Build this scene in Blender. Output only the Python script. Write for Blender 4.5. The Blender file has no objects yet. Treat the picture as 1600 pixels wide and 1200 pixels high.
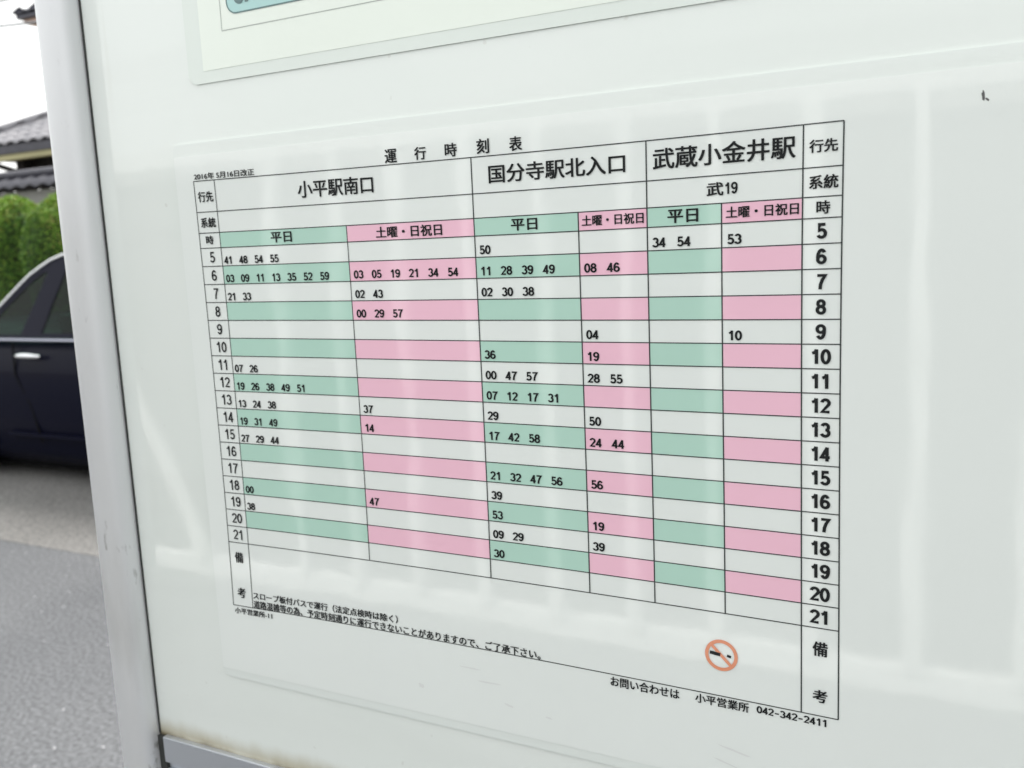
import bpy, bmesh, math, random
from mathutils import Vector, Matrix
random.seed(7)
scene = bpy.context.scene
COL = scene.collection
R_ = math.radians
# ------------------------------------------------------------------ camera, sky, sun, exposure
cam = bpy.data.cameras.new('camera'); camo = bpy.data.objects.new('camera', cam); COL.objects.link(camo)
cam.sensor_width = 36.0; cam.lens = 36.0*1438.92/1600
cam.clip_start = 0.02; cam.clip_end = 800
CX_, CY_, CZ_ = 0.387665, -0.378838, 1.40
_r = (0.887909535735318, 0.45786801622964746, -0.044424498468969766)
_d = (0.030876472071917505, -0.15567146645800786, -0.9873262064805155)
_f = (-0.458980718356103, 0.875284681829141, -0.15235952852570486)
camo.matrix_world = Matrix(((_r[0], -_d[0], -_f[0], CX_), (_r[1], -_d[1], -_f[1], CY_), (_r[2], -_d[2], -_f[2], CZ_), (0, 0, 0, 1)))
cam.dof.use_dof = True; cam.dof.focus_distance = 0.405; cam.dof.aperture_fstop = cam.lens/1000/0.0020
scene.camera = camo
SUN_EL, SUN_AZ = 58.0, -28.0          # azimuth measured from +Y towards +X
w = bpy.data.worlds.new("World"); scene.world = w; w.use_nodes = True
nt = w.node_tree; bg = nt.nodes['Background']
sky = nt.nodes.new('ShaderNodeTexSky'); sky.sky_type = 'NISHITA'; sky.sun_disc = False
sky.sun_elevation = R_(SUN_EL); sky.sun_rotation = R_(SUN_AZ); sky.dust_density = 6.0; sky.air_density = 1.0
hsv = nt.nodes.new('ShaderNodeHueSaturation'); hsv.inputs['Saturation'].default_value = 0.30
mixc = nt.nodes.new('ShaderNodeMix'); mixc.data_type = 'RGBA'; mixc.inputs['Factor'].default_value = 0.5
mixc.inputs[7].default_value = (13.7, 13.8, 13.5, 1)
nt.links.new(sky.outputs[0], hsv.inputs['Color']); nt.links.new(hsv.outputs[0], mixc.inputs[6])
nt.links.new(mixc.outputs[2], bg.inputs['Color']); bg.inputs['Strength'].default_value = 0.112
sl = bpy.data.lights.new('sun', 'SUN'); sl.energy = 2.1; sl.angle = R_(14); sl.color = (1, 0.965, 0.91)
so = bpy.data.objects.new('sun', sl); COL.objects.link(so)
az, el = R_(SUN_AZ), R_(SUN_EL)
so.rotation_euler = Vector((math.sin(az)*math.cos(el), math.cos(az)*math.cos(el), math.sin(el))).to_track_quat('Z', 'Y').to_euler()
so.location = (0, 4, 12)
scene.view_settings.view_transform = 'Standard'; scene.view_settings.look = 'None'
scene.view_settings.gamma = 1.0; scene.view_settings.exposure = 0.82
scene.cycles.max_bounces = 8

# ------------------------------------------------------------------ helpers
def tag(o, label=None, cat=None, group=None, kind=None):
    if label: o['label'] = label
    if cat: o['category'] = cat
    if group: o['group'] = group
    if kind: o['kind'] = kind
    return o
def empty(name, loc, label, cat, group=None):
    o = bpy.data.objects.new(name, None); COL.objects.link(o); o.location = loc; o.empty_display_size = .1
    return tag(o, label, cat, group)
class MB:
    def __init__(s): s.v = []; s.f = []; s.smooth = []
    def add(s, vs, fs, smooth=False):
        n = len(s.v); s.v += [tuple(p) for p in vs]
        s.f += [tuple(n+i for i in f) for f in fs]; s.smooth += [smooth]*len(fs)
    def box(s, a, b):
        x0, y0, z0 = a; x1, y1, z1 = b
        s.add([(x0,y0,z0),(x1,y0,z0),(x1,y1,z0),(x0,y1,z0),(x0,y0,z1),(x1,y0,z1),(x1,y1,z1),(x0,y1,z1)],
              [(0,3,2,1),(4,5,6,7),(0,1,5,4),(1,2,6,5),(2,3,7,6),(3,0,4,7)])
    def bar(s, p, q, w, d, up=(0,0,1)):
        p = Vector(p); q = Vector(q); t = (q-p).normalized(); u = Vector(up)
        a = t.cross(u)
        if a.length < 1e-4: a = t.cross(Vector((0,1,0)))
        a.normalize(); b = a.cross(t).normalized()
        vs = [c + a*i*w/2 + b*j*d/2 for c in (p, q) for i, j in ((-1,-1),(1,-1),(1,1),(-1,1))]
        s.add(vs, [(0,1,2,3),(7,6,5,4),(0,4,5,1),(1,5,6,2),(2,6,7,3),(3,7,4,0)])
    def tube(s, pts, r, n=10, caps=True):
        pts = [Vector(p) for p in pts]; rings = []
        for i, p in enumerate(pts):
            t = (pts[min(i+1, len(pts)-1)]-pts[max(i-1, 0)]).normalized()
            a = t.cross(Vector((0,0,1)))
            if a.length < 1e-3: a = t.cross(Vector((0,1,0)))
            a.normalize(); b = t.cross(a)
            rr = r[i] if isinstance(r, (list, tuple)) else r
            rings.append([p+(a*math.cos(2*math.pi*k/n)+b*math.sin(2*math.pi*k/n))*rr for k in range(n)])
        vs = [q for g in rings for q in g]
        fs = [(i*n+k, i*n+(k+1) % n, (i+1)*n+(k+1) % n, (i+1)*n+k) for i in range(len(pts)-1) for k in range(n)]
        s.add(vs, fs, True)
        if caps: s.add(rings[0], [tuple(range(n))[::-1]]); s.add(rings[-1], [tuple(range(n))])
    def prism(s, prof, z0, z1, smooth=False):          # prof: (x,y) ccw loop
        n = len(prof); vs = [(x,y,z0) for x,y in prof]+[(x,y,z1) for x,y in prof]
        s.add(vs, [(i,(i+1) % n, n+(i+1) % n, n+i) for i in range(n)], smooth)
        s.add(vs[:n], [tuple(range(n))[::-1]]); s.add(vs[n:], [tuple(range(n))])
    def grid(s, rows, smooth=True, flip=False):
        n = len(rows[0]); vs = [p for r in rows for p in r]
        fs = [(i*n+j, i*n+j+1, (i+1)*n+j+1, (i+1)*n+j) for i in range(len(rows)-1) for j in range(n-1)]
        if flip: fs = [f[::-1] for f in fs]
        s.add(vs, fs, smooth)
    def build(s, name, m, parent=None, loc=(0,0,0), bevel=0):
        me = bpy.data.meshes.new(name); me.from_pydata(s.v, [], s.f); me.update()
        me.polygons.foreach_set('use_smooth', s.smooth)
        me.materials.append(m)
        o = bpy.data.objects.new(name, me); COL.objects.link(o)
        if parent: o.parent = parent; o.location = Vector(loc)-Vector(parent.location) if parent.parent is None else Vector(loc)
        else: o.location = loc
        if bevel:
            b = o.modifiers.new('bevel', 'BEVEL'); b.width = bevel; b.segments = 2; b.limit_method = 'ANGLE'
        return o
def part(name, mb, m, parent, **k):
    """vertices are in world space; parents are Empties/meshes with location only"""
    me_o = mb.build(name, m, None)
    me_o.parent = parent
    p = Vector((0,0,0)); q = parent
    while q: p += Vector(q.location); q = q.parent
    me_o.location = -p
    if k.get('bevel'):
        b = me_o.modifiers.new('bevel', 'BEVEL'); b.width = k['bevel']; b.segments = 2; b.limit_method = 'ANGLE'
    return me_o

# ------------------------------------------------------------------ materials
def mat(name, col, rough=.5, metal=0., coat=0., coat_rough=.05, coat_ior=1.5, spec=.5, var=0., vscale=8., bump=0., bscale=60., stretch=None, col2=None):
    m = bpy.data.materials.new(name); m.use_nodes = True; n = m.node_tree; b = n.nodes['Principled BSDF']
    b.inputs['Base Color'].default_value = (*col, 1); b.inputs['Roughness'].default_value = rough; b.inputs['Metallic'].default_value = metal
    b.inputs['Coat Weight'].default_value = coat; b.inputs['Coat Roughness'].default_value = coat_rough; b.inputs['Coat IOR'].default_value = coat_ior
    b.inputs['Specular IOR Level'].default_value = spec
    if var or col2 or bump:
        tc = n.nodes.new('ShaderNodeTexCoord'); mp = n.nodes.new('ShaderNodeMapping'); n.links.new(tc.outputs['Object'], mp.inputs[0])
        if stretch: mp.inputs['Scale'].default_value = stretch
    if var or col2:
        no = n.nodes.new('ShaderNodeTexNoise'); no.inputs['Scale'].default_value = vscale; no.inputs['Detail'].default_value = 6
        n.links.new(mp.outputs[0], no.inputs['Vector'])
        ra = n.nodes.new('ShaderNodeValToRGB'); ra.color_ramp.elements[0].position = .3; ra.color_ramp.elements[1].position = .7
        c2 = col2 or tuple(min(1, c*(1+var)) for c in col); c1 = col if col2 else tuple(c*(1-var) for c in col)
        ra.color_ramp.elements[0].color = (*c1, 1); ra.color_ramp.elements[1].color = (*c2, 1)
        n.links.new(no.outputs[0], ra.inputs[0]); n.links.new(ra.outputs[0], b.inputs['Base Color'])
    if bump:
        nb = n.nodes.new('ShaderNodeTexNoise'); nb.inputs['Scale'].default_value = bscale; nb.inputs['Detail'].default_value = 4
        n.links.new(mp.outputs[0], nb.inputs['Vector'])
        bu = n.nodes.new('ShaderNodeBump'); bu.inputs['Strength'].default_value = bump; bu.inputs['Distance'].default_value = .01
        n.links.new(nb.outputs[0], bu.inputs['Height']); n.links.new(bu.outputs[0], b.inputs['Normal'])
        b_coat = b.inputs.get('Coat Normal')
        if b_coat: n.links.new(bu.outputs[0], b_coat)
    return m
CIOR = 1.72
def wavy(m, strength, scale, stretch):
    n = m.node_tree; b = n.nodes['Principled BSDF']; L = n.links
    tc = n.nodes.new('ShaderNodeTexCoord'); mp = n.nodes.new('ShaderNodeMapping'); mp.inputs['Scale'].default_value = stretch; L.new(tc.outputs['Object'], mp.inputs[0])
    no = n.nodes.new('ShaderNodeTexNoise'); no.inputs['Scale'].default_value = scale; no.inputs['Detail'].default_value = 2; L.new(mp.outputs[0], no.inputs['Vector'])
    bu = n.nodes.new('ShaderNodeBump'); bu.inputs['Strength'].default_value = strength; bu.inputs['Distance'].default_value = .001; L.new(no.outputs[0], bu.inputs['Height'])
    L.new(bu.outputs[0], b.inputs['Coat Normal'])
    n2 = n.nodes.new('ShaderNodeTexNoise'); n2.inputs['Scale'].default_value = 35; n2.inputs['Detail'].default_value = 6; L.new(tc.outputs['Object'], n2.inputs['Vector'])
    mr = n.nodes.new('ShaderNodeMapRange'); mr.inputs[3].default_value = .01; mr.inputs[4].default_value = .085; L.new(n2.outputs[0], mr.inputs[0]); L.new(mr.outputs[0], b.inputs['Coat Roughness'])
    return m
def sheet_mat(name, col, rough=.45, var=.012):
    return wavy(mat(name, col, rough=rough, coat=1., coat_rough=.06, coat_ior=CIOR, spec=.2, var=var, vscale=9.), .30, 16., (1,1,.5))
M = {}
M['paper'] = sheet_mat('timetable_paper', (.825,.868,.842))
M['film'] = sheet_mat('laminate_film', (.775,.825,.795))
M['paper2'] = sheet_mat('green_tinted_paper', (.81,.875,.795))
M['film2'] = sheet_mat('laminate_border', (.725,.79,.74))
M['green'] = sheet_mat('weekday_green_ink', (.47,.71,.605), var=.02)
M['pink'] = sheet_mat('holiday_pink_ink', (.92,.555,.68), var=.02)
M['ink'] = mat('black_ink', (.010,.012,.013), rough=.6, spec=.2, coat=.25, coat_rough=.08)
M['line'] = mat('ruled_line_ink', (.045,.052,.052), rough=.6, spec=.2, coat=.25, coat_rough=.08)
M['thin'] = mat('grey_line_ink', (.40,.44,.41), rough=.5, coat=.6)
M['orange'] = mat('orange_ink', (.78,.30,.17), rough=.5, coat=.6)
M['blue'] = sheet_mat('pale_blue_ink', (.37,.63,.61))
M['teal'] = mat('dark_teal_ink', (.10,.19,.19), rough=.5, coat=.6)
M['speck'] = mat('dirt_speck', (.12,.12,.12), rough=.9)
M['smudge'] = mat('smudge', (.70,.725,.71), rough=.9)
M['alu'] = mat('brushed_aluminium', (.70,.71,.725), rough=.42, metal=.45, var=.06, vscale=14, stretch=(1,1,.08), bump=.04, bscale=90)
def grime(m):
    n = m.node_tree; b = n.nodes['Principled BSDF']; L = n.links; src = b.inputs['Base Color'].links[0].from_socket
    tc = n.nodes.new('ShaderNodeTexCoord'); sx = n.nodes.new('ShaderNodeSeparateXYZ'); L.new(tc.outputs['Object'], sx.inputs[0])
    for scale, st, lo, hi, k, col in ((26., (1,1,.22), .52, .72, .40, (.30,.29,.25)), (110., (1,1,.45), .66, .74, .65, (.16,.155,.14))):
        mp = n.nodes.new('ShaderNodeMapping'); mp.inputs['Scale'].default_value = st; L.new(tc.outputs['Object'], mp.inputs[0])
        no = n.nodes.new('ShaderNodeTexNoise'); no.inputs['Scale'].default_value = scale; no.inputs['Detail'].default_value = 5; L.new(mp.outputs[0], no.inputs['Vector'])
        mr = n.nodes.new('ShaderNodeMapRange'); mr.inputs[1].default_value = lo; mr.inputs[2].default_value = hi; mr.inputs[4].default_value = k; L.new(no.outputs[0], mr.inputs[0])
        mz = n.nodes.new('ShaderNodeMapRange'); mz.inputs[1].default_value = 1.50; mz.inputs[2].default_value = 1.12; mz.inputs[3].default_value = .15; mz.inputs[4].default_value = 1.; L.new(sx.outputs[2], mz.inputs[0])
        mu = n.nodes.new('ShaderNodeMath'); mu.operation = 'MULTIPLY'; L.new(mr.outputs[0], mu.inputs[0]); L.new(mz.outputs[0], mu.inputs[1])
        mx = n.nodes.new('ShaderNodeMix'); mx.data_type = 'RGBA'; L.new(mu.outputs[0], mx.inputs[0]); L.new(src, mx.inputs[6]); mx.inputs[7].default_value = (*col, 1); src = mx.outputs[2]
    L.new(src, b.inputs['Base Color'])
grime(M['alu'])
M['alu_rail'] = mat('aluminium_rail', (.62,.65,.70), rough=.42, metal=.85, var=.06, vscale=20, stretch=(.1,1,1))
M['gasket'] = mat('black_rubber', (.035,.038,.036), rough=.7)
def panel_mat():
    m = mat('white_enamel_panel', (.785,.836,.80), rough=.4, coat=1., coat_rough=.07, coat_ior=CIOR, spec=.2)
    n = m.node_tree; b = n.nodes['Principled BSDF']; L = n.links
    tc = n.nodes.new('ShaderNodeTexCoord'); sx = n.nodes.new('ShaderNodeSeparateXYZ'); L.new(tc.outputs['Object'], sx.inputs[0])
    def noise(scale, st, det=5):
        mp = n.nodes.new('ShaderNodeMapping'); mp.inputs['Scale'].default_value = st; L.new(tc.outputs['Object'], mp.inputs[0])
        no = n.nodes.new('ShaderNodeTexNoise'); no.inputs['Scale'].default_value = scale; no.inputs['Detail'].default_value = det; L.new(mp.outputs[0], no.inputs['Vector']); return no.outputs[0]
    def math_(op, a, b_=None, c=None):
        q = n.nodes.new('ShaderNodeMath'); q.operation = op
        for i, v in enumerate((a, b_, c)):
            if v is None: continue
            if isinstance(v, (int, float)): q.inputs[i].default_value = v
            else: L.new(v, q.inputs[i])
        return q.outputs[0]
    def ramp(x, lo, hi):
        q = n.nodes.new('ShaderNodeMapRange'); q.interpolation_type = 'SMOOTHSTEP'; q.inputs[1].default_value = lo; q.inputs[2].default_value = hi; L.new(x, q.inputs[0]); return q.outputs[0]
    def mixcol(fac, a, c):
        q = n.nodes.new('ShaderNodeMix'); q.data_type = 'RGBA'; L.new(fac, q.inputs[0])
        if isinstance(a, tuple): q.inputs[6].default_value = (*a, 1)
        else: L.new(a, q.inputs[6])
        q.inputs[7].default_value = (*c, 1); return q.outputs[2]
    c = mixcol(ramp(noise(5., (1,1,1)), .3, .7), (.785,.836,.800), (.81,.852,.822))
    # thin run-off streaks in the upper part and grime gathered along the bottom rail
    st = math_('MULTIPLY', ramp(noise(60., (1,1,.035), 2), .64, .74), ramp(sx.outputs[2], 1.46, 1.54))
    c = mixcol(math_('MULTIPLY', st, .30), c, (.50,.52,.42))
    h = math_('ADD', sx.outputs[2], math_('MULTIPLY', math_('SUBTRACT', noise(55., (1,1,.6)), .5), .010))
    gr = math_('SUBTRACT', 1., ramp(h, 1.0980, 1.1135))
    c = mixcol(math_('MULTIPLY', gr, .85), c, (.37,.31,.16))
    g2 = math_('SUBTRACT', 1., ramp(h, 1.0970, 1.1030))
    c = mixcol(math_('MULTIPLY', g2, .9), c, (.09,.065,.03))
    sp = math_('MULTIPLY', ramp(noise(150., (1,1,1), 1), .74, .80), .25)
    c = mixcol(sp, c, (.5,.5,.45))
    sm = math_('MULTIPLY', ramp(noise(7., (.6,1,3.), 9), .50, .68), .10)
    c = mixcol(sm, c, (.60,.63,.60))
    scr = math_('MULTIPLY', ramp(noise(260., (.03,1,1.), 1), .76, .80), .22)
    c = mixcol(scr, c, (.55,.57,.55))
    L.new(c, b.inputs['Base Color'])
    return wavy(m, .30, 11., (1,1,.6))
M['panel'] = panel_mat()

# ------------------------------------------------------------------ ground
def ground_mat(name, c1, c2, speck, scale):
    m = mat(name, c1, rough=.9, col2=c2, vscale=1.3, bump=.35, bscale=220., spec=.25)
    n = m.node_tree; b = n.nodes['Principled BSDF']; L = n.links
    src = b.inputs['Base Color'].links[0].from_socket
    tc = n.nodes.new('ShaderNodeTexCoord')
    no = n.nodes.new('ShaderNodeTexNoise'); no.inputs['Scale'].default_value = scale; no.inputs['Detail'].default_value = 3; L.new(tc.outputs['Object'], no.inputs['Vector'])
    ra = n.nodes.new('ShaderNodeValToRGB'); e = ra.color_ramp.elements
    e[0].position = .30; e[0].color = (.55,.55,.55,1); e[1].position = .72; e[1].color = (1.5,1.5,1.5,1)
    L.new(no.outputs[0], ra.inputs[0])
    mx = n.nodes.new('ShaderNodeMix'); mx.data_type = 'RGBA'; mx.blend_type = 'MULTIPLY'; mx.inputs[0].default_value = speck
    L.new(src, mx.inputs[6]); L.new(ra.outputs[0], mx.inputs[7])
    vo = n.nodes.new('ShaderNodeTexVoronoi'); vo.inputs['Scale'].default_value = 22.; L.new(tc.outputs['Object'], vo.inputs['Vector'])
    mr = n.nodes.new('ShaderNodeMapRange'); mr.inputs[1].default_value = .10; mr.inputs[2].default_value = .06; L.new(vo.outputs['Distance'], mr.inputs[0])
    wn = n.nodes.new('ShaderNodeMath'); wn.operation = 'MULTIPLY'; L.new(mr.outputs[0], wn.inputs[0])
    gt = n.nodes.new('ShaderNodeMath'); gt.operation = 'GREATER_THAN'; gt.inputs[1].default_value = .78
    sp = n.nodes.new('ShaderNodeSeparateColor'); L.new(vo.outputs['Color'], sp.inputs[0]); L.new(sp.outputs[0], gt.inputs[0]); L.new(gt.outputs[0], wn.inputs[1])
    m2 = n.nodes.new('ShaderNodeMix'); m2.data_type = 'RGBA'; L.new(wn.outputs[0], m2.inputs[0]); L.new(mx.outputs[2], m2.inputs[6]); m2.inputs[7].default_value = (.5,.5,.52,1)
    L.new(m2.outputs[2], b.inputs['Base Color'])
    return m
M['asphalt'] = ground_mat('pavement_asphalt', (.094,.098,.105), (.126,.130,.137), .95, 75.)
M['road'] = ground_mat('road_concrete', (.138,.136,.131), (.172,.169,.164), .85, 60.)
M['seam'] = mat('joint_filler', (.10,.10,.10), rough=.9)
M['earth'] = mat('earth', (.12,.10,.07), rough=.95, var=.3)
E_Y = 2.45
g = MB(); g.box((-90,-12,-.3), (60,E_Y-.006,0)); tag(g.build('pavement', M['asphalt']), kind='structure')
g = MB(); g.box((-90,E_Y+.006,-.3), (60,5.6,-.004)); tag(g.build('road', M['road']), kind='structure')
g = MB(); g.box((-90,E_Y-.006,-.3), (60,E_Y+.006,-.006)); tag(g.build('road_joint', M['seam']), kind='structure')
g = MB(); g.box((-400,5.6,-.35), (300,500,-.02)); g.box((-400,-400,-.35), (300,-12,-.02)); tag(g.build('ground', M['earth']), kind='structure')

# ------------------------------------------------------------------ notice board
S = .336; ZT = 1.43966
def W(u, v, y): return (u*S, y, ZT+v*S)
bx0, bx1, bz0, bz1 = -.0865, .80, ZT-1.012*S, 2.02
board = empty('notice_board', (.36,0,0), 'white enamelled roadside notice board between rounded aluminium posts, stained along its bottom rail', 'notice board')
m = MB(); m.box((bx0,0,bz0-.004), (bx1,.007,bz1)); part('panel', m, M['panel'], board)
def post_profile(cx, cy, a, b, n=2.7, k=40):
    out = []
    for i in range(k):
        t = 2*math.pi*i/k; c, s_ = math.cos(t), math.sin(t)
        out.append((cx+a*math.copysign(abs(c)**(2/n), c), cy+b*math.copysign(abs(s_)**(2/n), s_)))
    return out
PX = -.0884
for cx in (PX, bx1+.0098):
    m = MB(); m.prism(post_profile(cx, -.0045, .0117, .0116), 0., 2.06, True)
    p = part('post', m, M['alu'], board)
    m = MB(); m.prism(post_profile(cx, -.0045, .0122, .0121), 2.0601, 2.067, True); part('cap', m, M['gasket'], p)
m = MB(); m.box((-.0868,-.0006,bz0), (-.0758,-.0001,bz1)); part('gasket', m, M['gasket'], board)
def rail(z1, name):
    m = MB(); x0, x1 = -.0708, bx1-.003
    m.box((x0,-.0036,z1-.0172), (x1,.011,z1)); m.box((x0,-.0005,z1-.0222), (x1,.009,z1-.0173)); m.box((x0,-.0036,z1-.035), (x1,.011,z1-.0223))
    o = part(name, m, M['alu_rail'], board, bevel=.0006)
    m = MB(); m.box((-.0768,-.0022,z1-.034), (-.0710,.009,z1-.0009)); part('dark_gap', m, M['gasket'], o)  # black filler standing for the dark gap between rail and post
    return o
rail(bz0, 'bottom_rail'); rail(bz1+.035, 'top_rail')

# ------------------------------------------------------------------ printing helpers
CXP = [-0.00276, 0.00815, -0.01663, -0.00352, 0.04403, -0.0088, -0.00099, -0.01449, 0.04217, 0.02079]
CZP = [0.00181, -0.00958, 0.00932, 0.00297, -0.05352, 0.00556, 0.00509, 0.04036, -0.01899, -0.00555]
def warp(u, v):      # the sheet was laminated slightly crooked: a few tenths of a millimetre of stretch
    b = (1, u, v, u*u, u*v, v*v, u**3, u*u*v, u*v*v, v**3)
    return u+sum(c*q for c, q in zip(CXP, b)), v+sum(c*q for c, q in zip(CZP, b))
YB = -.00102          # printed surface of the timetable
def P(u, v, d=0.): a, c = warp(u, v); return W(a, c, YB-d)
def quad_uv(mb, u0, u1, v0, v1, d, n=8):
    rows = [[P(u0+(u1-u0)*i/n, v, d) for i in range(n+1)] for v in (v0, v1)]
    mb.grid(rows, False)
def line_uv(mb, u0, v0, u1, v1, wd, d, n=16):
    L = math.hypot(u1-u0, v1-v0); nx, ny = -(v1-v0)/L*wd/2, (u1-u0)/L*wd/2
    a = []; b = []
    for i in range(n+1):
        t = i/n; u = u0+(u1-u0)*t; v = v0+(v1-v0)*t
        a.append(P(u-nx, v-ny, d)); b.append(P(u+nx, v+ny, d))
    mb.grid([a, b], False)
_gl = {}
def glyphs(body, offset=0.):
    key = (body, offset)
    if key not in _gl:
        c = bpy.data.curves.new('lettering', 'FONT'); c.body = body; c.size = 1; c.offset = offset; c.resolution_u = 5
        o = bpy.data.objects.new('lettering', c); COL.objects.link(o)
        dg = bpy.context.evaluated_depsgraph_get(); dg.update()
        me = bpy.data.meshes.new_from_object(o.evaluated_get(dg))
        vs = [(q.co.x, q.co.y) for q in me.vertices]; fs = [tuple(p.vertices) for p in me.polygons]
        bpy.data.objects.remove(o); bpy.data.curves.remove(c); bpy.data.meshes.remove(me)
        xs = [q[0] for q in vs]; ys = [q[1] for q in vs]
        _gl[key] = (vs, fs, min(xs), max(xs), min(ys), max(ys))
    return _gl[key]
def text_box(mb, body, u0, u1, v0, v1, d=.0003, bold=0.0, place=P):
    vs, fs, x0, x1, y0, y1 = glyphs(body)
    sx, sy = (u1-u0)/(x1-x0), (v1-v0)/(y1-y0)
    for k, (ox, oy) in enumerate(((0,0),) if not bold else ((-bold,-bold*.6),(bold,-bold*.6),(-bold,bold*.6),(bold,bold*.6))):
        mb.add([place(u0+(x-x0+ox)*sx, v0+(y-y0+oy)*sy, d+k*.00003) for x, y in vs], fs)
def arc(cx, cy, rx, ry, a0, a1, n=18): return [(cx+rx*math.cos(R_(a0+(a1-a0)*i/n)), cy+ry*math.sin(R_(a0+(a1-a0)*i/n))) for i in range(n+1)]
DIG = {
 '0': [arc(.28,.5,.20,.42,0,360,28)], '1': [[(.34,0),(.34,.99)], [(.10,.73),(.22,.77),(.30,.86),(.33,.99)]],
 '2': [arc(.28,.69,.20,.23,170,-32)+[(.09,.085),(.51,.085)]],
 '3': [arc(.27,.705,.18,.215,160,-80), arc(.27,.30,.21,.22,85,-165)],
 '4': [[(.38,0),(.38,.97)], [(.40,.97),(.07,.28),(.54,.28)]],
 '5': [[(.48,.915),(.16,.915),(.115,.50)]+arc(.27,.33,.21,.25,128,-155)],
 '6': [arc(.28,.31,.20,.23,0,360,26), arc(.29,.42,.21,.50,182,42)],
 '7': [[(.06,.915),(.50,.915),(.34,.62),(.25,.32),(.22,0)]],
 '8': [arc(.28,.725,.17,.195,0,360,24), arc(.28,.30,.20,.22,0,360,24)],
 '9': [arc(.28,.69,.20,.23,0,360,26), arc(.27,.58,.21,.50,2,-138)],
 '-': [[(.08,.42),(.48,.42)]],
}
def stroke(mb, pts, hw, place, d):
    n = len(pts); closed = math.hypot(pts[0][0]-pts[-1][0], pts[0][1]-pts[-1][1]) < 1e-6; a = []; b = []
    for i in range(n):
        p = pts[i]; q0 = pts[i-1] if i else (pts[-2] if closed else None); q1 = pts[i+1] if i < n-1 else (pts[1] if closed else None)
        def nrm(s, e): L = math.hypot(e[0]-s[0], e[1]-s[1]); return (-(e[1]-s[1])/L, (e[0]-s[0])/L)
        ns = [nrm(q0, p)] if q0 else []
        if q1: ns.append(nrm(p, q1))
        nx, ny = sum(k[0] for k in ns)/len(ns), sum(k[1] for k in ns)/len(ns); L2 = max(nx*nx+ny*ny, .3)
        nx /= L2; ny /= L2
        a.append(place(p[0]+nx*hw, p[1]+ny*hw, d)); b.append(place(p[0]-nx*hw, p[1]-ny*hw, d))
    mb.grid([b, a], False)
def digits(mb, s, u, v, h, wd, hw=.075, d=.0003):
    """digits of height h starting at u (baseline v); wd = advance per digit"""
    for i, ch in enumerate(s):
        for k, st in enumerate(DIG[ch]):
            stroke(mb, st, hw, lambda x, y, dd, i=i: P(u+i*wd+x*wd/.58, v+y*h, dd), d+k*.00003)

# ------------------------------------------------------------------ the timetable
def rounded(u0, u1, v0, v1, r, n=8):
    out = []
    for cx, cy, a in ((u1-r,v1-r,0),(u0+r,v1-r,90),(u0+r,v0+r,180),(u1-r,v0+r,270)):
        out += [(cx+r*math.cos(R_(a+90*i/n)), cy+r*math.sin(R_(a+90*i/n))) for i in range(n+1)]
    return out
def slab(mb, loop, y0, y1):
    n = len(loop); vs = [W(u, v, y0) for u, v in loop]+[W(u, v, y1) for u, v in loop]
    mb.add(vs, [tuple(range(n)), tuple(range(n, 2*n))[::-1]]+[((i+1) % n, i, n+i, n+(i+1) % n) for i in range(n)])
tt = empty('laminated_timetable', W(.58,-.40,0), 'laminated bus timetable sheet with green and pink striped columns, fixed to the white notice board', 'timetable')
m = MB(); slab(m, rounded(-.0440,1.243,-.8585,.0620,.014), -.0008, -.00003); part('film', m, M['film'], tt)
m = MB(); slab(m, rounded(-.0425,1.226,-.8440,.0425,.002), -.00100, -.00082); part('paper', m, M['paper'], tt)
cols = [0.,.0447,.2982,.5161,.6723,.7662,.8607,.9558,1.]
rows = [0,-.0493,-.0827]+[-.107-.02935*k for k in range(18)]+[-.7214]
lm = MB()
bands = [2]+list(range(4, 19, 2))              # heading row, then the even hours 6..20
for (c0, green) in ((1,1),(2,0),(3,1),(4,0),(5,1),(6,0)):
    q = MB()
    for b in bands: quad_uv(q, cols[c0], cols[c0+1], rows[b+1], rows[b], .00008)
    part('weekday_shading' if green else 'holiday_shading', q, M['green' if green else 'pink'], tt)
LW = .00135
for i, r in enumerate(rows): line_uv(lm, 0, r, 1, r, LW, .00016)
for i, c in enumerate(cols):
    top = rows[2] if i in (2,4,6) else 0; bot = rows[-1] if i in (0,1,7,8) else rows[20]
    line_uv(lm, c, top, c, bot, LW*(1.25 if i in (3,4,5,6,7,8) else 1), .00020)
part('ruled_lines', lm, M['line'], tt)
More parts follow.
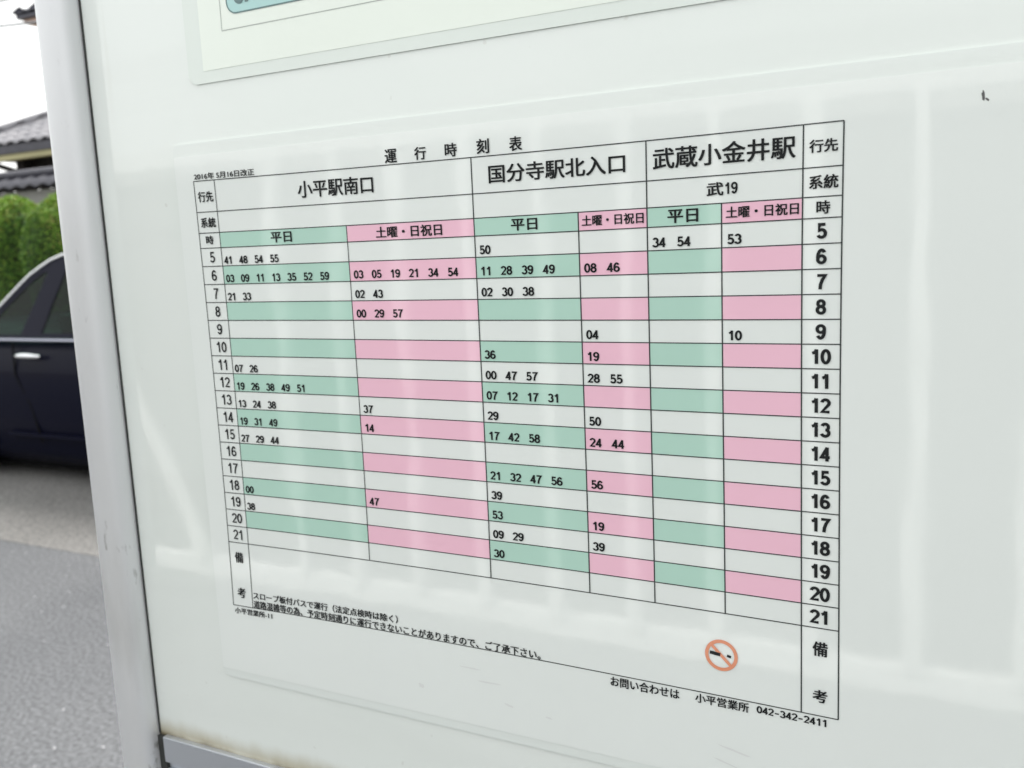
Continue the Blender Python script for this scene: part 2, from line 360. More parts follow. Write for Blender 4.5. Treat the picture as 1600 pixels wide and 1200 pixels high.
HEAD = [("運",0.3757,0.3955,0.0027,0.0216),("行",0.4261,0.4446,0.0035,0.0209),("時",0.4760,0.4945,0.0038,0.0218),("刻",0.5264,0.5449,0.0039,0.0232),("表",0.5763,0.5944,0.0034,0.0220),
("2016年 5月16日改正",0.0028,0.1294,0.0020,0.0121),("小平駅南口",0.2130,0.3515,-0.0376,-0.0127),("国分寺駅北入口",0.5430,0.7382,-0.0367,-0.0128),("武蔵小金井駅",0.7754,0.9470,-0.0363,-0.0108),
("武",0.8431,0.8628,-0.0731,-0.0575),("平日",0.1517,0.1927,-0.1026,-0.0870),("土曜・日祝日",0.3514,0.4638,-0.1032,-0.0874),("平日",0.5741,0.6127,-0.1021,-0.0869),("土曜・日祝日",0.6776,0.7616,-0.1010,-0.0876),
("平日",0.7934,0.8315,-0.1030,-0.0870),("土曜・日祝日",0.8664,0.9515,-0.1010,-0.0876),
("行先",0.0071,0.0392,-0.0334,-0.0173),("系統",0.0075,0.0390,-0.0741,-0.0585),("時",0.0147,0.0303,-0.1007,-0.0874),("行先",0.9630,0.9939,-0.0325,-0.0182),("系統",0.9632,0.9950,-0.0736,-0.0584),("時",0.9718,0.9864,-0.1020,-0.0874),
("備",0.9697,0.9868,-0.6422,-0.6237),("考",0.9699,0.9867,-0.7032,-0.6870),("備",0.0126,0.0304,-0.6418,-0.6231),("考",0.0124,0.0302,-0.7056,-0.6877)]
m = MB()
for t in HEAD[:5]: text_box(m, *t, bold=.022)
part('title_text', m, M['ink'], tt)
for i, t in enumerate(HEAD[5:], 5):
    nm = 'revision_date' if i == 5 else 'destination_name' if i < 9 else 'route_number' if i == 9 else 'day_heading' if i < 16 else 'row_heading'
    m = MB(); text_box(m, *t, bold={'revision_date':.02,'destination_name':.019}.get(nm, .026))
    if i == 9: digits(m, '19', .8642, -.0722, .0138, .0082, hw=.085)
    part(nm, m, M['ink'], tt)
NOTES = [("スロープ板付バスで運行（法定点検時は除く）",0.0481,0.3461,-0.7045,-0.6915),("道路混雑等の為、予定時刻通りに運行できないことがありますので、ご了承下さい。",0.0479,0.5927,-0.7205,-0.7070),
("小平営業所-11",0.0033,0.0872,-0.7360,-0.7251),("お問い合わせは",0.7004,0.7979,-0.7385,-0.7242),("小平営業所",0.8202,0.8903,-0.7369,-0.7239)]
for t in NOTES: m = MB(); text_box(m, *t, bold=.024); part('note_text', m, M['ink'], tt)
m = MB(); digits(m, '042-342-2411', .9004, -.7345, .0098, .0073, hw=.088); part('telephone_number', m, M['ink'], tt)
TIMES = {
 1: {5:'41 48 54 55',6:'03 09 11 13 35 52 59',7:'21 33',11:'07 26',12:'19 26 38 49 51',13:'13 24 38',14:'19 31 49',15:'27 29 44',18:'00',19:'38'},
 2: {6:'03 05 19 21 34 54',7:'02 43',8:'00 29 57',13:'37',14:'14',18:'47'},
 3: {5:'50',6:'11 28 39 49',7:'02 30 38',10:'36',11:'00 47 57',12:'07 12 17 31',13:'29',14:'17 42 58',16:'21 32 47 56',17:'39',18:'53',19:'09 29',20:'30'},
 4: {6:'08 46',9:'04',10:'19',11:'28 55',13:'50',14:'24 44',16:'56',18:'19',19:'39'},
 5: {5:'34 54'}, 6: {5:'53',9:'10'}}
for c, dd in TIMES.items():
    for hr, s in dd.items():
        m = MB()
        base = rows[hr-5+4]+(.0040 if c > 1 else .0030)
        off = (.0050,.0075,.0068,.0065,.0065,.0068)[c-1]
        for k, tm in enumerate(s.split()):
            digits(m, tm, cols[c]+off+k*(.0320 if c != 2 else .0328), base, .0122, .0089, hw=.092)
        part('departure_times', m, M['ink'], tt)
for c0, c1, wd, hw in ((0,1,.0118,.070),(7,8,.0118,.098)):
    m = MB(); um = (cols[c0]+cols[c1])/2+(.002 if c0 == 0 else .0)
    for hr in range(5, 22):
        t = str(hr); digits(m, t, um-len(t)*wd/2, (rows[hr-2]+rows[hr-1])/2-.0088, .0176, wd, hw=hw)
    part('hour_numbers', m, M['ink'], tt)
# no smoking mark
nu, nv, nr = .8551, -.6643, .0215
ns = MB(); k = 48
ro = [[P(nu+r*math.cos(2*math.pi*i/k), nv+r*math.sin(2*math.pi*i/k), .0003) for i in range(k+1)] for r in (nr-.0046, nr)]
ns.grid(ro, False, True)
line_uv(ns, nu-nr*.62, nv+nr*.62, nu+nr*.62, nv-nr*.62, .0042, .00036)
nso = part('no_smoking_mark', ns, M['orange'], tt)
m = MB(); line_uv(m, nu-.0150, nv+.0022, nu-.0012, nv+.0008, .0046, .00042, 3); line_uv(m, nu+.0075, nv+.0012, nu+.0128, nv-.0002, .0034, .00042, 3); part('cigarette', m, M['ink'], nso)
# dirt on the sheet
def blob(mb, u, v, ru, rv, d, seed, ang=0, place=W):
    rr = random.Random(seed); n = 16; pts = []
    for i in range(n):
        a = 2*math.pi*i/n; q = 1+rr.uniform(-.25,.25); x, y = ru*q*math.cos(a), rv*q*math.sin(a)
        pts.append(place(u+x*math.cos(ang)-y*math.sin(ang), v+x*math.sin(ang)+y*math.cos(ang), d))
    mb.add(pts, [tuple(range(n))])
m = MB(); blob(m, 1.1400,.0125,.0016,.0052,-.00108,3,.12); blob(m, 1.1440,.0080,.0010,.0026,-.00109,4,.7); part('dirt_speck', m, M['speck'], tt)
for i, (u, v, a, b, ang) in enumerate([(.380,-.798,.005,.0035,-.3),(.535,-.800,.008,.0018,-.2),(.60,-.806,.005,.0015,-.1),(.50,-.770,.02,.0012,.02),(.47,-.752,.018,.001,.0),(.87,-.795,.022,.0014,-.2),(.86,-.815,.018,.001,-.25)]):
    m = MB(); blob(m, u, v, a, b, -.00106-.00001*i, 20+i, ang); part('smudge', m, M['smudge'], tt)

# ------------------------------------------------------------------ the sheet above it
nt2 = empty('laminated_notice', W(.62,.50,0), 'laminated pale green notice sheet above the timetable, thin frame line and pale blue title box', 'notice')
m = MB(); slab(m, rounded(.0075,1.21,.1505,.98,.018), -.0008, -.00003); part('film', m, M['film2'], nt2)
m = MB(); slab(m, rounded(.0405,1.185,.1688,.955,.002), -.00100, -.00082); part('paper', m, M['paper2'], nt2)
def PW(u, v, d=0.): return W(u, v, YB-d)
def loop_line(mb, loop, wd, d):
    stroke(mb, loop+[loop[0]], wd/2, PW, d)
m = MB(); loop_line(m, [(.0868,.2235),(1.14,.2235),(1.14,.91),(.0868,.91)], .0013, .0001); part('frame_line', m, M['thin'], nt2)
m = MB(); lp = rounded(.1010,.62,.2455,.345,.018); m.add([PW(u, v, .00014) for u, v in lp], [tuple(range(len(lp)))]); tb = part('title_box', m, M['blue'], nt2)
m = MB(); loop_line(m, lp, .0021, .00022); part('outline', m, M['teal'], tb)
m = MB(); text_box(m, 'SA', .118, .172, .2585, .318, bold=.02, place=PW); part('lettering', m, M['teal'], tb)

# ------------------------------------------------------------------ parked car (nose to the right, beyond the board)
M['paint'] = mat('dark_blue_paint', (.003,.0036,.013), rough=.35, coat=.10, coat_rough=.04, spec=.04)
M['chrome'] = mat('chrome', (.82,.83,.85), rough=.13, metal=1.)
M['black'] = mat('black_plastic', (.004,.004,.005), rough=.7, spec=.08)
M['trimgrey'] = mat('satin_trim', (.45,.46,.55), rough=.3, metal=.8)
M['tyre'] = mat('tyre_rubber', (.015,.015,.016), rough=.85, bump=.2)
M['rim'] = mat('alloy_rim', (.55,.56,.58), rough=.3, metal=.9)
M['seat'] = mat('grey_seat_cloth', (.10,.12,.115), rough=.9)
M['lamp_red'] = mat('red_lens', (.35,.01,.012), rough=.15, coat=1.)
M['lamp_clear'] = mat('clear_lens', (.7,.72,.74), rough=.1, coat=1.)
def glass_mat():
    m = bpy.data.materials.new('tinted_glass'); m.use_nodes = True; n = m.node_tree; n.nodes.clear()
    o = n.nodes.new('ShaderNodeOutputMaterial'); t = n.nodes.new('ShaderNodeBsdfTransparent'); t.inputs[0].default_value = (.20,.36,.29,1)
    gl = n.nodes.new('ShaderNodeBsdfGlossy'); gl.inputs['Roughness'].default_value = .02
    fr = n.nodes.new('ShaderNodeFresnel'); fr.inputs[0].default_value = 1.22
    mx = n.nodes.new('ShaderNodeMixShader'); n.links.new(fr.outputs[0], mx.inputs[0]); n.links.new(t.outputs[0], mx.inputs[1]); n.links.new(gl.outputs[0], mx.inputs[2]); n.links.new(mx.outputs[0], o.inputs[0])
    return m
M['glass'] = glass_mat()
YC, YN = 4.25, 3.35          # car centreline, near flank
car = empty('parked_car', (-4.2,YC,0), 'dark blue saloon car with chrome roof trim, half hidden behind the board post', 'car')
def interp(tab, x):
    for (a, va), (b, vb) in zip(tab, tab[1:]):
        if a <= x <= b: t = (x-a)/(b-a); return va+(vb-va)*t
    return tab[0][1] if x < tab[0][0] else tab[-1][1]
half = [(-6.85,.55),(-6.78,.74),(-6.6,.84),(-6.1,.89),(-5.2,.90),(-3.0,.90),(-2.4,.88),(-2.0,.78),(-1.85,.55)]
deck = [(-6.85,.78),(-6.75,.95),(-6.4,.985),(-5.85,.975),(-5.6,.93),(-2.7,.93),(-2.55,.96),(-2.1,.84),(-1.85,.66)]
low = [(-6.85,.40),(-6.7,.20),(-6.3,.10),(-2.3,.09),(-2.0,.24),(-1.85,.40)]
xs = [-6.85,-6.82,-6.78,-6.7,-6.6,-6.4,-6.1,-5.85,-5.6,-5.2,-4.6,-4.0,-3.4,-3.0,-2.7,-2.55,-2.4,-2.2,-2.1,-2.0,-1.92,-1.85]
secs = []
for x in xs:
    hw, zt, zb = interp(half, x), interp(deck, x), interp(low, x); H = zt-zb
    near = [(.26,0),(.08,.02),(.035,.12),(.005,.36),(0,.56),(.006,.74),(.022,.88),(.045,.955),(.10,1.0)]
    s = [(hw-d, zb+H*f) for d, f in near]
    sec = [(x, YC-a, z) for a, z in s]+[(x, YC-s[-1][0]*.4, s[-1][1]+.012), (x, YC+s[-1][0]*.4, s[-1][1]+.012)]+[(x, YC+a, z) for a, z in reversed(s)]
    secs.append(sec)
m = MB(); m.grid(secs, True, True); n_ = len(secs[0])
m.add(secs[0], [tuple(range(n_))]); m.add(secs[-1], [tuple(range(n_))[::-1]]); m.grid([[s[0] for s in secs],[s[-1] for s in secs]], False)
body = part('body', m, M['paint'], car)
SIL = [(-5.80,.935),(-5.62,.985),(-5.50,1.045),(-5.364,1.127),(-5.287,1.195),(-5.211,1.263),(-5.134,1.326),(-5.051,1.372),(-4.967,1.414),(-4.871,1.441),(-4.70,1.468),(-4.45,1.487),(-4.1,1.495),(-3.75,1.485),(-3.5,1.45),(-3.2,1.31),(-2.9,1.13),(-2.62,.955)]
def TY(z): return YN+max(0, z-.92)*.42
def side(x, z, near=True, off=0.): y = TY(z)+off; return (x, y if near else 2*YC-y, z)
def dlo_poly(pts, holes, near, name, m, parent, off=0., thick=.012):
    c = bpy.data.curves.new(name, 'CURVE'); c.dimensions = '2D'; c.fill_mode = 'BOTH'
    for loop in [pts]+holes:
        sp = c.splines.new('POLY'); sp.points.add(len(loop)-1); sp.use_cyclic_u = True
        for q, (x, z) in zip(sp.points, loop): q.co = (x, z, 0, 1)
    o = bpy.data.objects.new(name, c); COL.objects.link(o); dg = bpy.context.evaluated_depsgraph_get(); dg.update()
    me = bpy.data.meshes.new_from_object(o.evaluated_get(dg)); mb = MB()
    vs = [(q.co.x, q.co.y) for q in me.vertices]; fs = [tuple(p.vertices) for p in me.polygons]
    bpy.data.objects.remove(o); bpy.data.curves.remove(c); bpy.data.meshes.remove(me)
    mb.add([side(x, z, near, off) for x, z in vs], fs)
    if thick: mb.add([side(x, z, near, off+thick) for x, z in vs], fs)
    return part(name, mb, m, parent)
def inset(poly, k):
    cx = sum(p[0] for p in poly)/len(poly); cz = sum(p[1] for p in poly)/len(poly)
    return [(cx+(x-cx)*k, cz+(z-cz)*k) for x, z in poly]
qg = [(-5.47,.955),(-5.085,.955),(-4.985,1.29),(-4.975,1.345),(-5.02,1.335),(-5.10,1.285),(-5.19,1.215),(-5.28,1.135),(-5.38,1.045)]
rd = [(-4.885,.965),(-4.16,.965),(-4.16,1.425),(-4.50,1.425),(-4.72,1.405),(-4.795,1.37),(-4.815,1.29),(-4.85,1.15)]
fd = [(-4.06,.965),(-2.95,.965),(-3.02,1.03),(-3.25,1.20),(-3.48,1.36),(-3.62,1.405),(-3.80,1.425),(-4.06,1.425)]
outline = [(x, z-.004) for x, z in SIL]
for near in (True, False):
    sp = dlo_poly(outline, [qg, rd, fd], near, 'pillar_panel', M['paint'], body)
    for poly, nm in ((qg,'quarter_window'),(rd,'door_window'),(fd,'door_window')):
        dlo_poly(poly, [], near, nm, M['glass'], car, off=.005, thick=0)
    m = MB(); m.tube([side(x, z+.002, near, -.004) for x, z in SIL], .0105, 8); part('roof_trim', m, M['chrome'], car)
    m = MB(); a = [side(x, .925, near, -.007) for x in (-5.52,-4.6,-3.6,-2.75)]
    m.tube(a, .0085, 8); part('belt_trim', m, M['trimgrey'], car)
    sg = 1 if near else -1
    for hx in (-5.12,-3.98):
        y0 = YN if near else 2*YC-YN
        m = MB(); pts = [(hx+.225*t, y0-sg*(.006+.030*math.sin(math.pi*t)**.5), .822+.006*math.sin(math.pi*t)) for t in [i/12 for i in range(13)]]
        m.tube(pts, [.012+.006*math.sin(math.pi*i/12) for i in range(13)], 10); part('door_handle', m, M['chrome'], car)
    for pl in ([(-5.16,.93),(-5.17,.70),(-5.05,.50),(-4.98,.26)], [(-4.11,.93),(-4.11,.26)], [(-2.98,.93),(-2.92,.55),(-2.98,.26)]):
        m = MB()
        for p, q in zip(pl, pl[1:]):
            y0 = YN+.0035 if near else 2*YC-YN-.0035
            m.bar((p[0],y0,p[1]), (q[0],y0,q[1]), .006, .012)
        part('shut_line', m, M['black'], body)
    for wx in (-5.90,-2.80):
        y0 = YN if near else 2*YC-YN
        m = MB(); k = 28; r0 = .365
        ring = [(wx+r0*math.cos(math.pi*i/k), .33+r0*math.sin(math.pi*i/k)) for i in range(k+1)]+[(wx-r0,.17),(wx+r0,.17)]
        m.add([(x, y0-sg*.006, z) for x, z in ring], [tuple(range(len(ring)))]); part('wheel_arch', m, M['black'], body)
        prof = [(.20,.0),(.27,-.012),(.305,-.004),(.325,.02),(.325,.18),(.20,.19)]
        m = MB(); kk = 36
        m.grid([[(wx+r*math.cos(2*math.pi*i/kk), y0-sg*(.010-d), .325+r*math.sin(2*math.pi*i/kk)) for r, d in prof] for i in range(kk+1)])
        wo = part('wheel', m, M['tyre'], car)
        m = MB(); m.grid([[(wx+r*math.cos(2*math.pi*i/kk), y0-sg*(.012+d), .325+r*math.sin(2*math.pi*i/kk)) for r, d in ((.0,-.004),(.06,-.004),(.08,-.02),(.16,-.02),(.195,0),(.21,.0))] for i in range(kk+1)])
        for q in range(10):
            a = 2*math.pi*q/10; m.bar((wx+.04*math.cos(a), y0-sg*.006, .325+.04*math.sin(a)), (wx+.19*math.cos(a), y0-sg*.010, .325+.19*math.sin(a)), .03, .016, (0,1,0))
        part('rim', m, M['rim'], wo)
m = MB(); m.box((-5.3,YN-.012,.300),(-3.3,YN+.02,.322)); part('side_moulding', m, M['paint'], body)
def crossrow(x, z, crown):
    y = TY(z); return [(x, y+(2*YC-2*y)*t, z+crown*math.sin(math.pi*t)) for t in [i/10 for i in range(11)]]
def strip(pts, crown): m = MB(); m.grid([crossrow(x, z, crown*min(1, (z-.93)/.4)) for x, z in pts]); return m
part('rear_window', strip(SIL[0:8], .035), M['glass'], car)
part('roof', strip(SIL[7:15], .035), M['paint'], body)
part('windscreen', strip(SIL[:13:-1], .03), M['glass'], car)
def cushion(mb, x0, x1, y0, y1, z0, z1, lean):
    rows = []
    for i in range(9):
        t = i/8; z = z0+(z1-z0)*t; e = math.sin(math.pi*min(1, .5+t*.5)) if t > .6 else 1; e = max(.35, e)
        yc = (y0+y1)/2; hw = (y1-y0)/2*(.75+.25*e); xo = lean*t
        rows.append([(x0+xo,yc-hw,z),(x0+xo,yc+hw,z),(x1+xo,yc+hw*.95,z),(x1+xo,yc-hw*.95,z),(x0+xo,yc-hw,z)])
    mb.grid(rows, True); mb.add(rows[-1][:4], [(0,1,2,3)])
for y0, y1 in ((3.62,4.12),(4.38,4.88)):
    m = MB(); cushion(m, -3.95,-3.83,y0,y1,.5,1.10,-.10); cushion(m, -4.06,-3.97,y0+.14,y1-.14,1.09,1.27,-.02); part('front_seat', m, M['seat'], car)
m = MB(); cushion(m, -5.05,-4.90,3.60,4.90,.5,1.05,-.12)
for yc in (3.95,4.55): cushion(m, -5.14,-5.05,yc-.12,yc+.12,1.04,1.17,-.02)
part('rear_seat', m, M['seat'], car)
for sg in (-1, 1):
    m = MB(); m.box((-6.835,YC+sg*.66-.14,.70),(-6.74,YC+sg*.66+.14,.84)); part('tail_lamp', m, M['lamp_red'], car, bevel=.02)
    m = MB(); m.box((-2.05,YC+sg*.60-.15,.60),(-1.905,YC+sg*.60+.15,.72)); part('headlight', m, M['lamp_clear'], car, bevel=.02)
    m = MB(); m.box((-3.06,YC+sg*1.0-.08,.98),(-2.92,YC+sg*1.0+.08,1.10)); m.bar((-2.99,YC+sg*.80,.97),(-2.99,YC+sg*.95,1.0),.04,.04); part('wing_mirror', m, M['paint'], car, bevel=.02)

m = MB(); m.box((-6.3,YN+.16,.055),(-2.4,2*YC-YN-.16,.20)); part('underbody', m, M['black'], body)  # floor pan kept low and black to deepen the shade beneath the car
# ------------------------------------------------------------------ clipped shrubs
def leaf_mat(name, c1, c2, c3):
    m = bpy.data.materials.new(name); m.use_nodes = True; n = m.node_tree; b = n.nodes['Principled BSDF']
    ge = n.nodes.new('ShaderNodeNewGeometry'); ra = n.nodes.new('ShaderNodeValToRGB'); e = ra.color_ramp.elements
    e[0].color = (*c1, 1); e[1].color = (*c3, 1); q = e.new(.6); q.color = (*c2, 1)
    n.links.new(ge.outputs['Random Per Island'], ra.inputs[0]); n.links.new(ra.outputs[0], b.inputs['Base Color'])
    b.inputs['Roughness'].default_value = .55; b.inputs['Specular IOR Level'].default_value = .3
    try: b.inputs['Transmission Weight'].default_value = 0
    except Exception: pass
    tl = n.nodes.new('ShaderNodeBsdfTranslucent'); n.links.new(ra.outputs[0], tl.inputs[0]); mx = n.nodes.new('ShaderNodeMixShader'); mx.inputs[0].default_value = .15
    o = n.nodes['Material Output']; n.links.new(b.outputs[0], mx.inputs[1]); n.links.new(tl.outputs[0], mx.inputs[2]); n.links.new(mx.outputs[0], o.inputs[0])
    return m
M['leaf'] = leaf_mat('shrub_leaves', (.034,.085,.014), (.085,.205,.025), (.20,.32,.042))
M['leaf_new'] = leaf_mat('young_leaves', (.12,.25,.026), (.22,.41,.045), (.33,.28,.09))  # young growth, its colour also brightens the shrub tops where light falls
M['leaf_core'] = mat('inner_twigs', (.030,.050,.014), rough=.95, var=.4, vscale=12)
M['bark'] = mat('shrub_bark', (.10,.07,.045), rough=.95, var=.3, vscale=20)
def shrub_mesh(seed, n=26000, rx=.475, ry=.50, h=2.14):
    rr = random.Random(seed); mb = MB(); young = MB()
    ph = [rr.uniform(0, 6.28) for _ in range(6)]
    def rad(a, t):            # plan radius at height fraction t
        prof = (min(1, .80+.55*t) if t < .5 else 1) * max(0.02, 1-max(0, (t-.66)/.34)**2.3)**.5
        return prof*(1+.05*math.sin(3*a+ph[0])+.04*math.sin(5*a+7*t+ph[1])+.035*math.sin(2*a-9*t+ph[2]))
    for i in range(n):
        t = rr.random()**.75; a = rr.uniform(0, 2*math.pi)
        if rr.random() < .25: t = 1-abs(rr.gauss(0,.09)); t = min(max(t, .6), .999)
        q = rad(a, t)*(1-abs(rr.gauss(0,.05)))
        if t > .9: q *= rr.random()**.5
        p = Vector((rx*q*math.cos(a), ry*q*math.sin(a), .10+(h-.10)*t+rr.gauss(0,.012)))
        nrm = Vector((math.cos(a)*(1.1-t), math.sin(a)*(1.1-t), .25+1.2*max(0, t-.6))).normalized()
        nrm = (nrm+Vector((rr.gauss(0,.55), rr.gauss(0,.55), rr.gauss(0,.55)))).normalized()
        u = nrm.orthogonal().normalized(); u = Matrix.Rotation(rr.uniform(0,6.28), 3, nrm) @ u; v = nrm.cross(u)
        s = rr.uniform(.011,.021)
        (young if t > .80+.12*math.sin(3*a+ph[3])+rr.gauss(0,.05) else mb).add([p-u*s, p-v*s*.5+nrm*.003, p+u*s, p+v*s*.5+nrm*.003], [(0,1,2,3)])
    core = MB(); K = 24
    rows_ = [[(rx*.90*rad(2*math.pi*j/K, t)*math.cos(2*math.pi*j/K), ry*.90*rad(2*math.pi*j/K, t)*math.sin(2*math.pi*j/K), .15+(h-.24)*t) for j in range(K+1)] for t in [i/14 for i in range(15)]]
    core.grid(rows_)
    st = MB(); st.tube([(0,0,0),(.01,.01,.4),(0,0,1.2)], [.05,.04,.03], 8)
    return mb, young, core, st
def shrub_proto(seed, loc, label, group, **k):
    mb, young, core, st = shrub_mesh(seed, **k)
    e = empty('clipped_shrub', loc, label, 'shrub', group)
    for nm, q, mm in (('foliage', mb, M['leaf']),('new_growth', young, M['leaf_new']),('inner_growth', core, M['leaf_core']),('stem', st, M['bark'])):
        o = q.build(nm, mm); o.parent = e
    return e
def copy_thing(e, loc, rz, label, group, sc=(1,1,1)):
    c = e.copy(); COL.objects.link(c); c.location = loc; c.rotation_euler = (0,0,rz); c.scale = sc; c['label'] = label; c['group'] = group
    for ch in list(e.children):
        d = ch.copy(); COL.objects.link(d); d.parent = c
    return c
GS = 'clipped shrubs behind the parked car'
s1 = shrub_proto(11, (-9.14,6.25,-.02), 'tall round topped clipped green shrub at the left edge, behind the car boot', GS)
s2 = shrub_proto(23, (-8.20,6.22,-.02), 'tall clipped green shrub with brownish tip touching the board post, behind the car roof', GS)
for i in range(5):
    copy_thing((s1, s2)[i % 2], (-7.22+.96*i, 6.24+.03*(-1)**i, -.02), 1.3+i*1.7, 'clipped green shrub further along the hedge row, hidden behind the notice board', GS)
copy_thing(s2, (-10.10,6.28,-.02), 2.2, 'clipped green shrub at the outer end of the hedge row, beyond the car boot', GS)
M['plaster'] = mat('grey_plaster', (.30,.30,.29), rough=.9, var=.06)
M['wood_w'] = mat('white_painted_wood', (.86,.865,.85), rough=.5)
fence = empty('railing_fence', (-.7,-1.5,0), 'white slatted railing fence standing opposite the notice board, seen only as pale reflected bars', 'fence')
m = MB(); m.box((-2.6,-1.53,1.640),(1.9,-1.495,1.690)); m.box((-2.6,-1.53,.475),(1.9,-1.495,.525)); part('rail', m, M['wood_w'], fence)
for k in range(23):
    x = -.497+.1917*(k-7)
    if x < -1.45: continue
    m = MB(); m.box((x-.0140,-1.5,.5251),(x+.0140,-1.483,1.6399)); part('slat', m, M['wood_w'], fence)
m = MB(); m.bar((-2.16,-1.49,1.62),(-1.63,-1.49,.53),.05,.015,(0,1,0)); part('brace', m, M['wood_w'], fence)
for x in (-2.57,1.87): m = MB(); m.box((x-.04,-1.56,0),(x+.04,-1.5305,1.74)); part('post', m, M['wood_w'], fence)
M['block'] = mat('dark_backing_wall', (.075,.08,.075), rough=.9, col2=(.11,.11,.105), vscale=5., bump=.3, bscale=60)  # added dark backing, sets off the pale bars in the board's reflection
bw = empty('backing_wall', (-1.2,-2.5,0), 'unseen dark backing wall added behind the white railing fence to darken the reflection between the pale bars', 'wall')
m = MB(); m.box((-6.5,-2.55,-.02),(4.5,-2.40,1.70)); part('wall_face', m, M['block'], bw)
m = MB(); m.box((-6.5,-2.58,1.7001),(4.5,-2.37,1.765)); part('coping', m, M['plaster'], bw)
# ------------------------------------------------------------------ tiled gate and wall beyond the shrubs
M['tile'] = mat('grey_roof_tile', (.20,.20,.22), rough=.5, col2=(.34,.33,.35), vscale=3., bump=.15, bscale=30)
M['tile_dark'] = mat('dark_eave_tile', (.045,.045,.06), rough=.5, var=.2)
M['beam'] = mat('weathered_beam', (.42,.39,.22), rough=.8, var=.2, vscale=6, stretch=(.2,1,4))
M['timber'] = mat('dark_timber', (.030,.026,.022), rough=.85, var=.3, vscale=5, stretch=(3,3,.3))
M['plaster'] = mat('grey_plaster', (.30,.30,.29), rough=.9, var=.06)
def tiled_slope(mb, p0, dirx, diry, length, depth, pitch, clip_left=0., clip_right=0., period=.27, amp=.035):
    """rounded pantile field: p0 = eave corner, along dirx, climbing along diry"""
    nrow = int(depth/.24)
    for r in range(nrow):
        t0, t1 = r*depth/nrow, (r+1)*depth/nrow+.01
        a0, a1 = clip_left*t0, length-clip_right*t0
        if a1-a0 < .1: continue
        n = max(4, int((a1-a0)/period)*8); rw = []
        for tt_, lift in ((t0, .028), (t1, .0)):
            row = []
            for i in range(n+1):
                s_ = a0+(a1-a0)*i/n; z = amp*abs(math.sin(math.pi*s_/period))**1.5+lift
                row.append((p0[0]+dirx[0]*s_+diry[0]*tt_, p0[1]+dirx[1]*s_+diry[1]*tt_, p0[2]+pitch*tt_+z))
            rw.append(row)
        rw.insert(0, [(x, y, z-.03) for x, y, z in rw[0]])
        mb.grid(rw, True)
gate = empty('tiled_gate', (-12.,10.2,0), 'old timber gate with grey tiled hipped roof and olive beam, behind the clipped shrubs', 'gate')
GX0, GX1, GY0, GY1, GZ = -14.75, -6.5, 9.0, 12.4, 3.22
m = MB(); hd = (GY1-GY0)/2
tiled_slope(m, (GX0,GY0,GZ), (1,0), (0,1), GX1-GX0, hd, .47, 1, 1)
tiled_slope(m, (GX1,GY1,GZ), (-1,0), (0,-1), GX1-GX0, hd, .47, 1, 1)
tiled_slope(m, (GX0,GY1,GZ), (0,-1), (1,0), GY1-GY0, hd, .47, 1, 1)
tiled_slope(m, (GX1,GY0,GZ), (0,1), (-1,0), GY1-GY0, hd, .47, 1, 1)
roof = part('roof', m, M['tile'], gate)
m = MB(); zr = GZ+.47*hd+.05
for a, b in (((GX0,GY0,GZ+.07),(GX0+hd,GY0+hd,zr)),((GX0,GY1,GZ+.07),(GX0+hd,GY0+hd,zr)),((GX1,GY0,GZ+.07),(GX1-hd,GY0+hd,zr)),((GX1,GY1,GZ+.07),(GX1-hd,GY0+hd,zr)),((GX0+hd,GY0+hd,zr),(GX1-hd,GY0+hd,zr))):
    m.tube([a, b], .075, 8)
part('ridge', m, M['tile'], roof)
m = MB(); m.box((GX0+.02,GY0+.015,GZ-.14),(GX1-.02,GY0+.10,GZ-.012)); m.box((GX0+.05,GY1-.1,GZ-.14),(GX1-.05,GY1-.02,GZ-.012)); m.box((GX0+.1,GY0+.12,GZ-.09),(GX1-.1,GY1-.12,GZ-.05))
part('eave_board', m, M['tile_dark'], gate)
m = MB(); m.box((GX0+.2,9.04,2.99),(GX1-.2,9.16,3.075)); part('beam', m, M['beam'], gate)
m = MB(); m.box((-13.52,9.60,2.60),(GX1-.3,9.66,3.11)); m.box((-13.52,9.585,2.86),(GX1-.3,9.5995,2.93)); part('wall_panel', m, M['timber'], gate)
for x in (-14.4,-13.42,-10.5,-7.2):
    m = MB(); m.box((x-.09,9.42,0),(x+.09,9.58,3.10)); part('post', m, M['timber'], gate)
m = MB(); m.bar((-14.35,9.5,3.08),(-13.48,9.5,2.83),.07,.07); part('brace', m, M['timber'], gate)
wallo = empty('boundary_wall', (-2,8.1,0), 'low plastered garden wall capped with dark grey tiles, behind the clipped shrubs', 'wall')
m = MB(); m.box((-16,8.0,-.02),(12,8.2,2.38)); part('wall_face', m, M['plaster'], wallo)
m = MB(); tiled_slope(m, (-16,7.80,2.40), (1,0), (0,1), 28, .30, .55); tiled_slope(m, (12,8.40,2.40), (-1,0), (0,-1), 28, .30, .55); m.tube([(-16,8.1,2.62),(12,8.1,2.62)], .06, 8)
part('coping', m, M['tile_dark'], wallo)
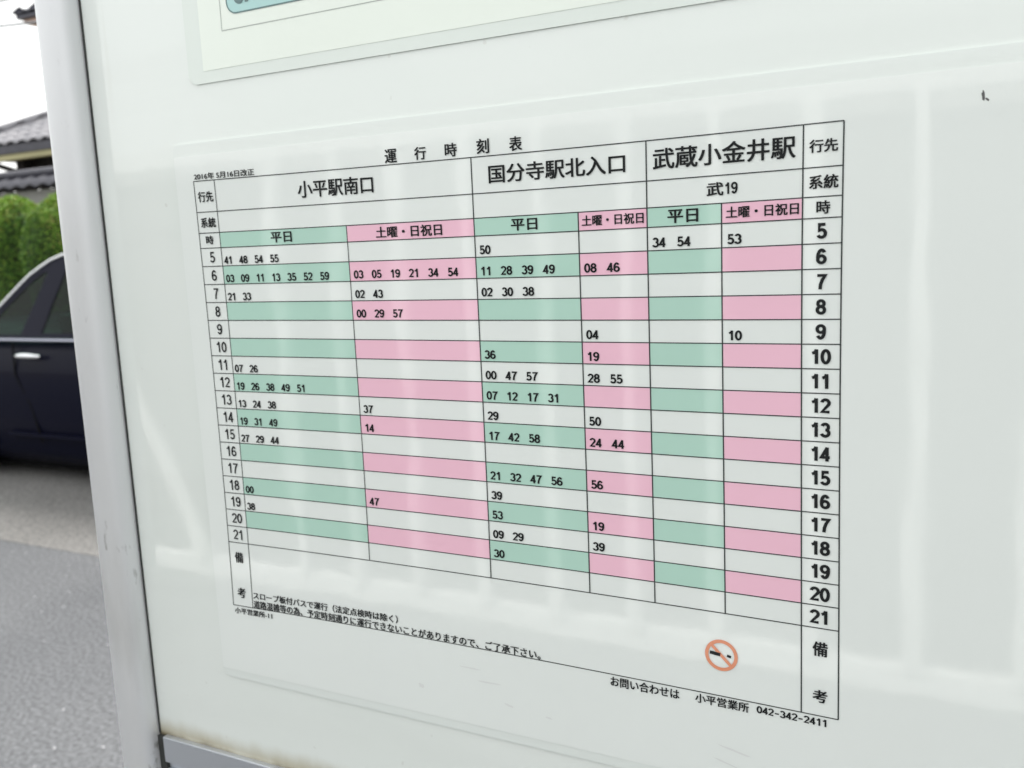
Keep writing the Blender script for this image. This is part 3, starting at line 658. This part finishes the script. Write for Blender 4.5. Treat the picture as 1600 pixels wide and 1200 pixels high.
# ------------------------------------------------------------------ house with upper storey
M['stucco'] = mat('pale_stucco', (.55,.53,.49), rough=.9, var=.05)
M['eave_tile'] = mat('blue_black_tile', (.035,.037,.06), rough=.45, var=.2)
M['soffit'] = mat('pinkish_soffit', (.62,.45,.38), rough=.8)
M['winframe'] = mat('bronze_window_frame', (.06,.055,.05), rough=.5)
M['winglass'] = mat('dark_window_glass', (.03,.035,.04), rough=.06, spec=.8)
house = empty('house', (-14,17.5,0), 'two storey house with dark tiled eave corner showing against the sky beside the board post', 'house')
HX0, HX1, HY0, HY1 = -18.25, -9.0, 14.9, 20.5
m = MB(); m.box((HX0,HY0,-.02),(HX1,HY1,6.75)); part('wall', m, M['stucco'], house)
rf = MB(); e0 = 1.25; RX0, RX1, RY0, RY1, RZ = HX0-e0, HX1+e0, HY0-.9, HY1+.9, 6.98; hd = (RY1-RY0)/2
tiled_slope(rf, (RX0,RY0,RZ), (1,0), (0,1), RX1-RX0, hd, .45, 1, 1); tiled_slope(rf, (RX1,RY1,RZ), (-1,0), (0,-1), RX1-RX0, hd, .45, 1, 1)
tiled_slope(rf, (RX0,RY1,RZ), (0,-1), (1,0), RY1-RY0, hd, .45, 1, 1); tiled_slope(rf, (RX1,RY0,RZ), (0,1), (-1,0), RY1-RY0, hd, .45, 1, 1)
ro_ = part('roof', rf, M['eave_tile'], house)
m = MB(); m.box((RX0+.05,RY0+.05,RZ-.10),(RX1-.05,RY1-.05,RZ-.02)); part('fascia', m, M['eave_tile'], ro_)
m = MB(); m.box((RX0+.16,RY0+.16,RZ-.20),(RX1-.16,RY1-.16,RZ-.105)); part('soffit', m, M['soffit'], ro_)
m = MB(); m.tube([(RX0+.5,RY0+.32,RZ-.30),(RX1-.5,RY0+.32,RZ-.30)], .055, 8); m.tube([(RX0+.5,RY0+.32,RZ-.30),(RX0+.5,RY1-.32,RZ-.30)], .055, 8); part('gutter', m, M['plaster'], ro_)
for wx in (-16.6,-13.6,-10.9):
    for wz in (1.0,4.3):
        m = MB(); m.box((wx-.85,HY0-.06,wz),(wx+.85,HY0-.001,wz+1.3)); f_ = part('window', m, M['winframe'], house)
        m = MB(); m.box((wx-.79,HY0-.066,wz+.06),(wx-.03,HY0-.061,wz+1.24)); m.box((wx+.03,HY0-.066,wz+.06),(wx+.79,HY0-.061,wz+1.24)); part('pane', m, M['winglass'], f_)
# ------------------------------------------------------------------ overhead wires
M['cable'] = mat('black_cable', (.22,.23,.25), rough=.6)
def wire(a, b, label):
    a = Vector(a); b = Vector(b); d = (b-a); m = MB(); pts = []
    for i in range(25): t = -14+30*i/24; p = a+d*t; pts.append((p.x, p.y, p.z))
    m.tube(pts, .017, 6); tag(m.build('overhead_wire', M['cable']), label, 'wire', 'overhead wires')
wire((-11.48,8,4.55), (-10.95,8,4.51), 'thin overhead wire crossing the white sky just below the dark house eave')
wire((-11.42,8,4.86), (-11.02,8,4.85), 'thin overhead wire crossing the white sky above the dark house eave')
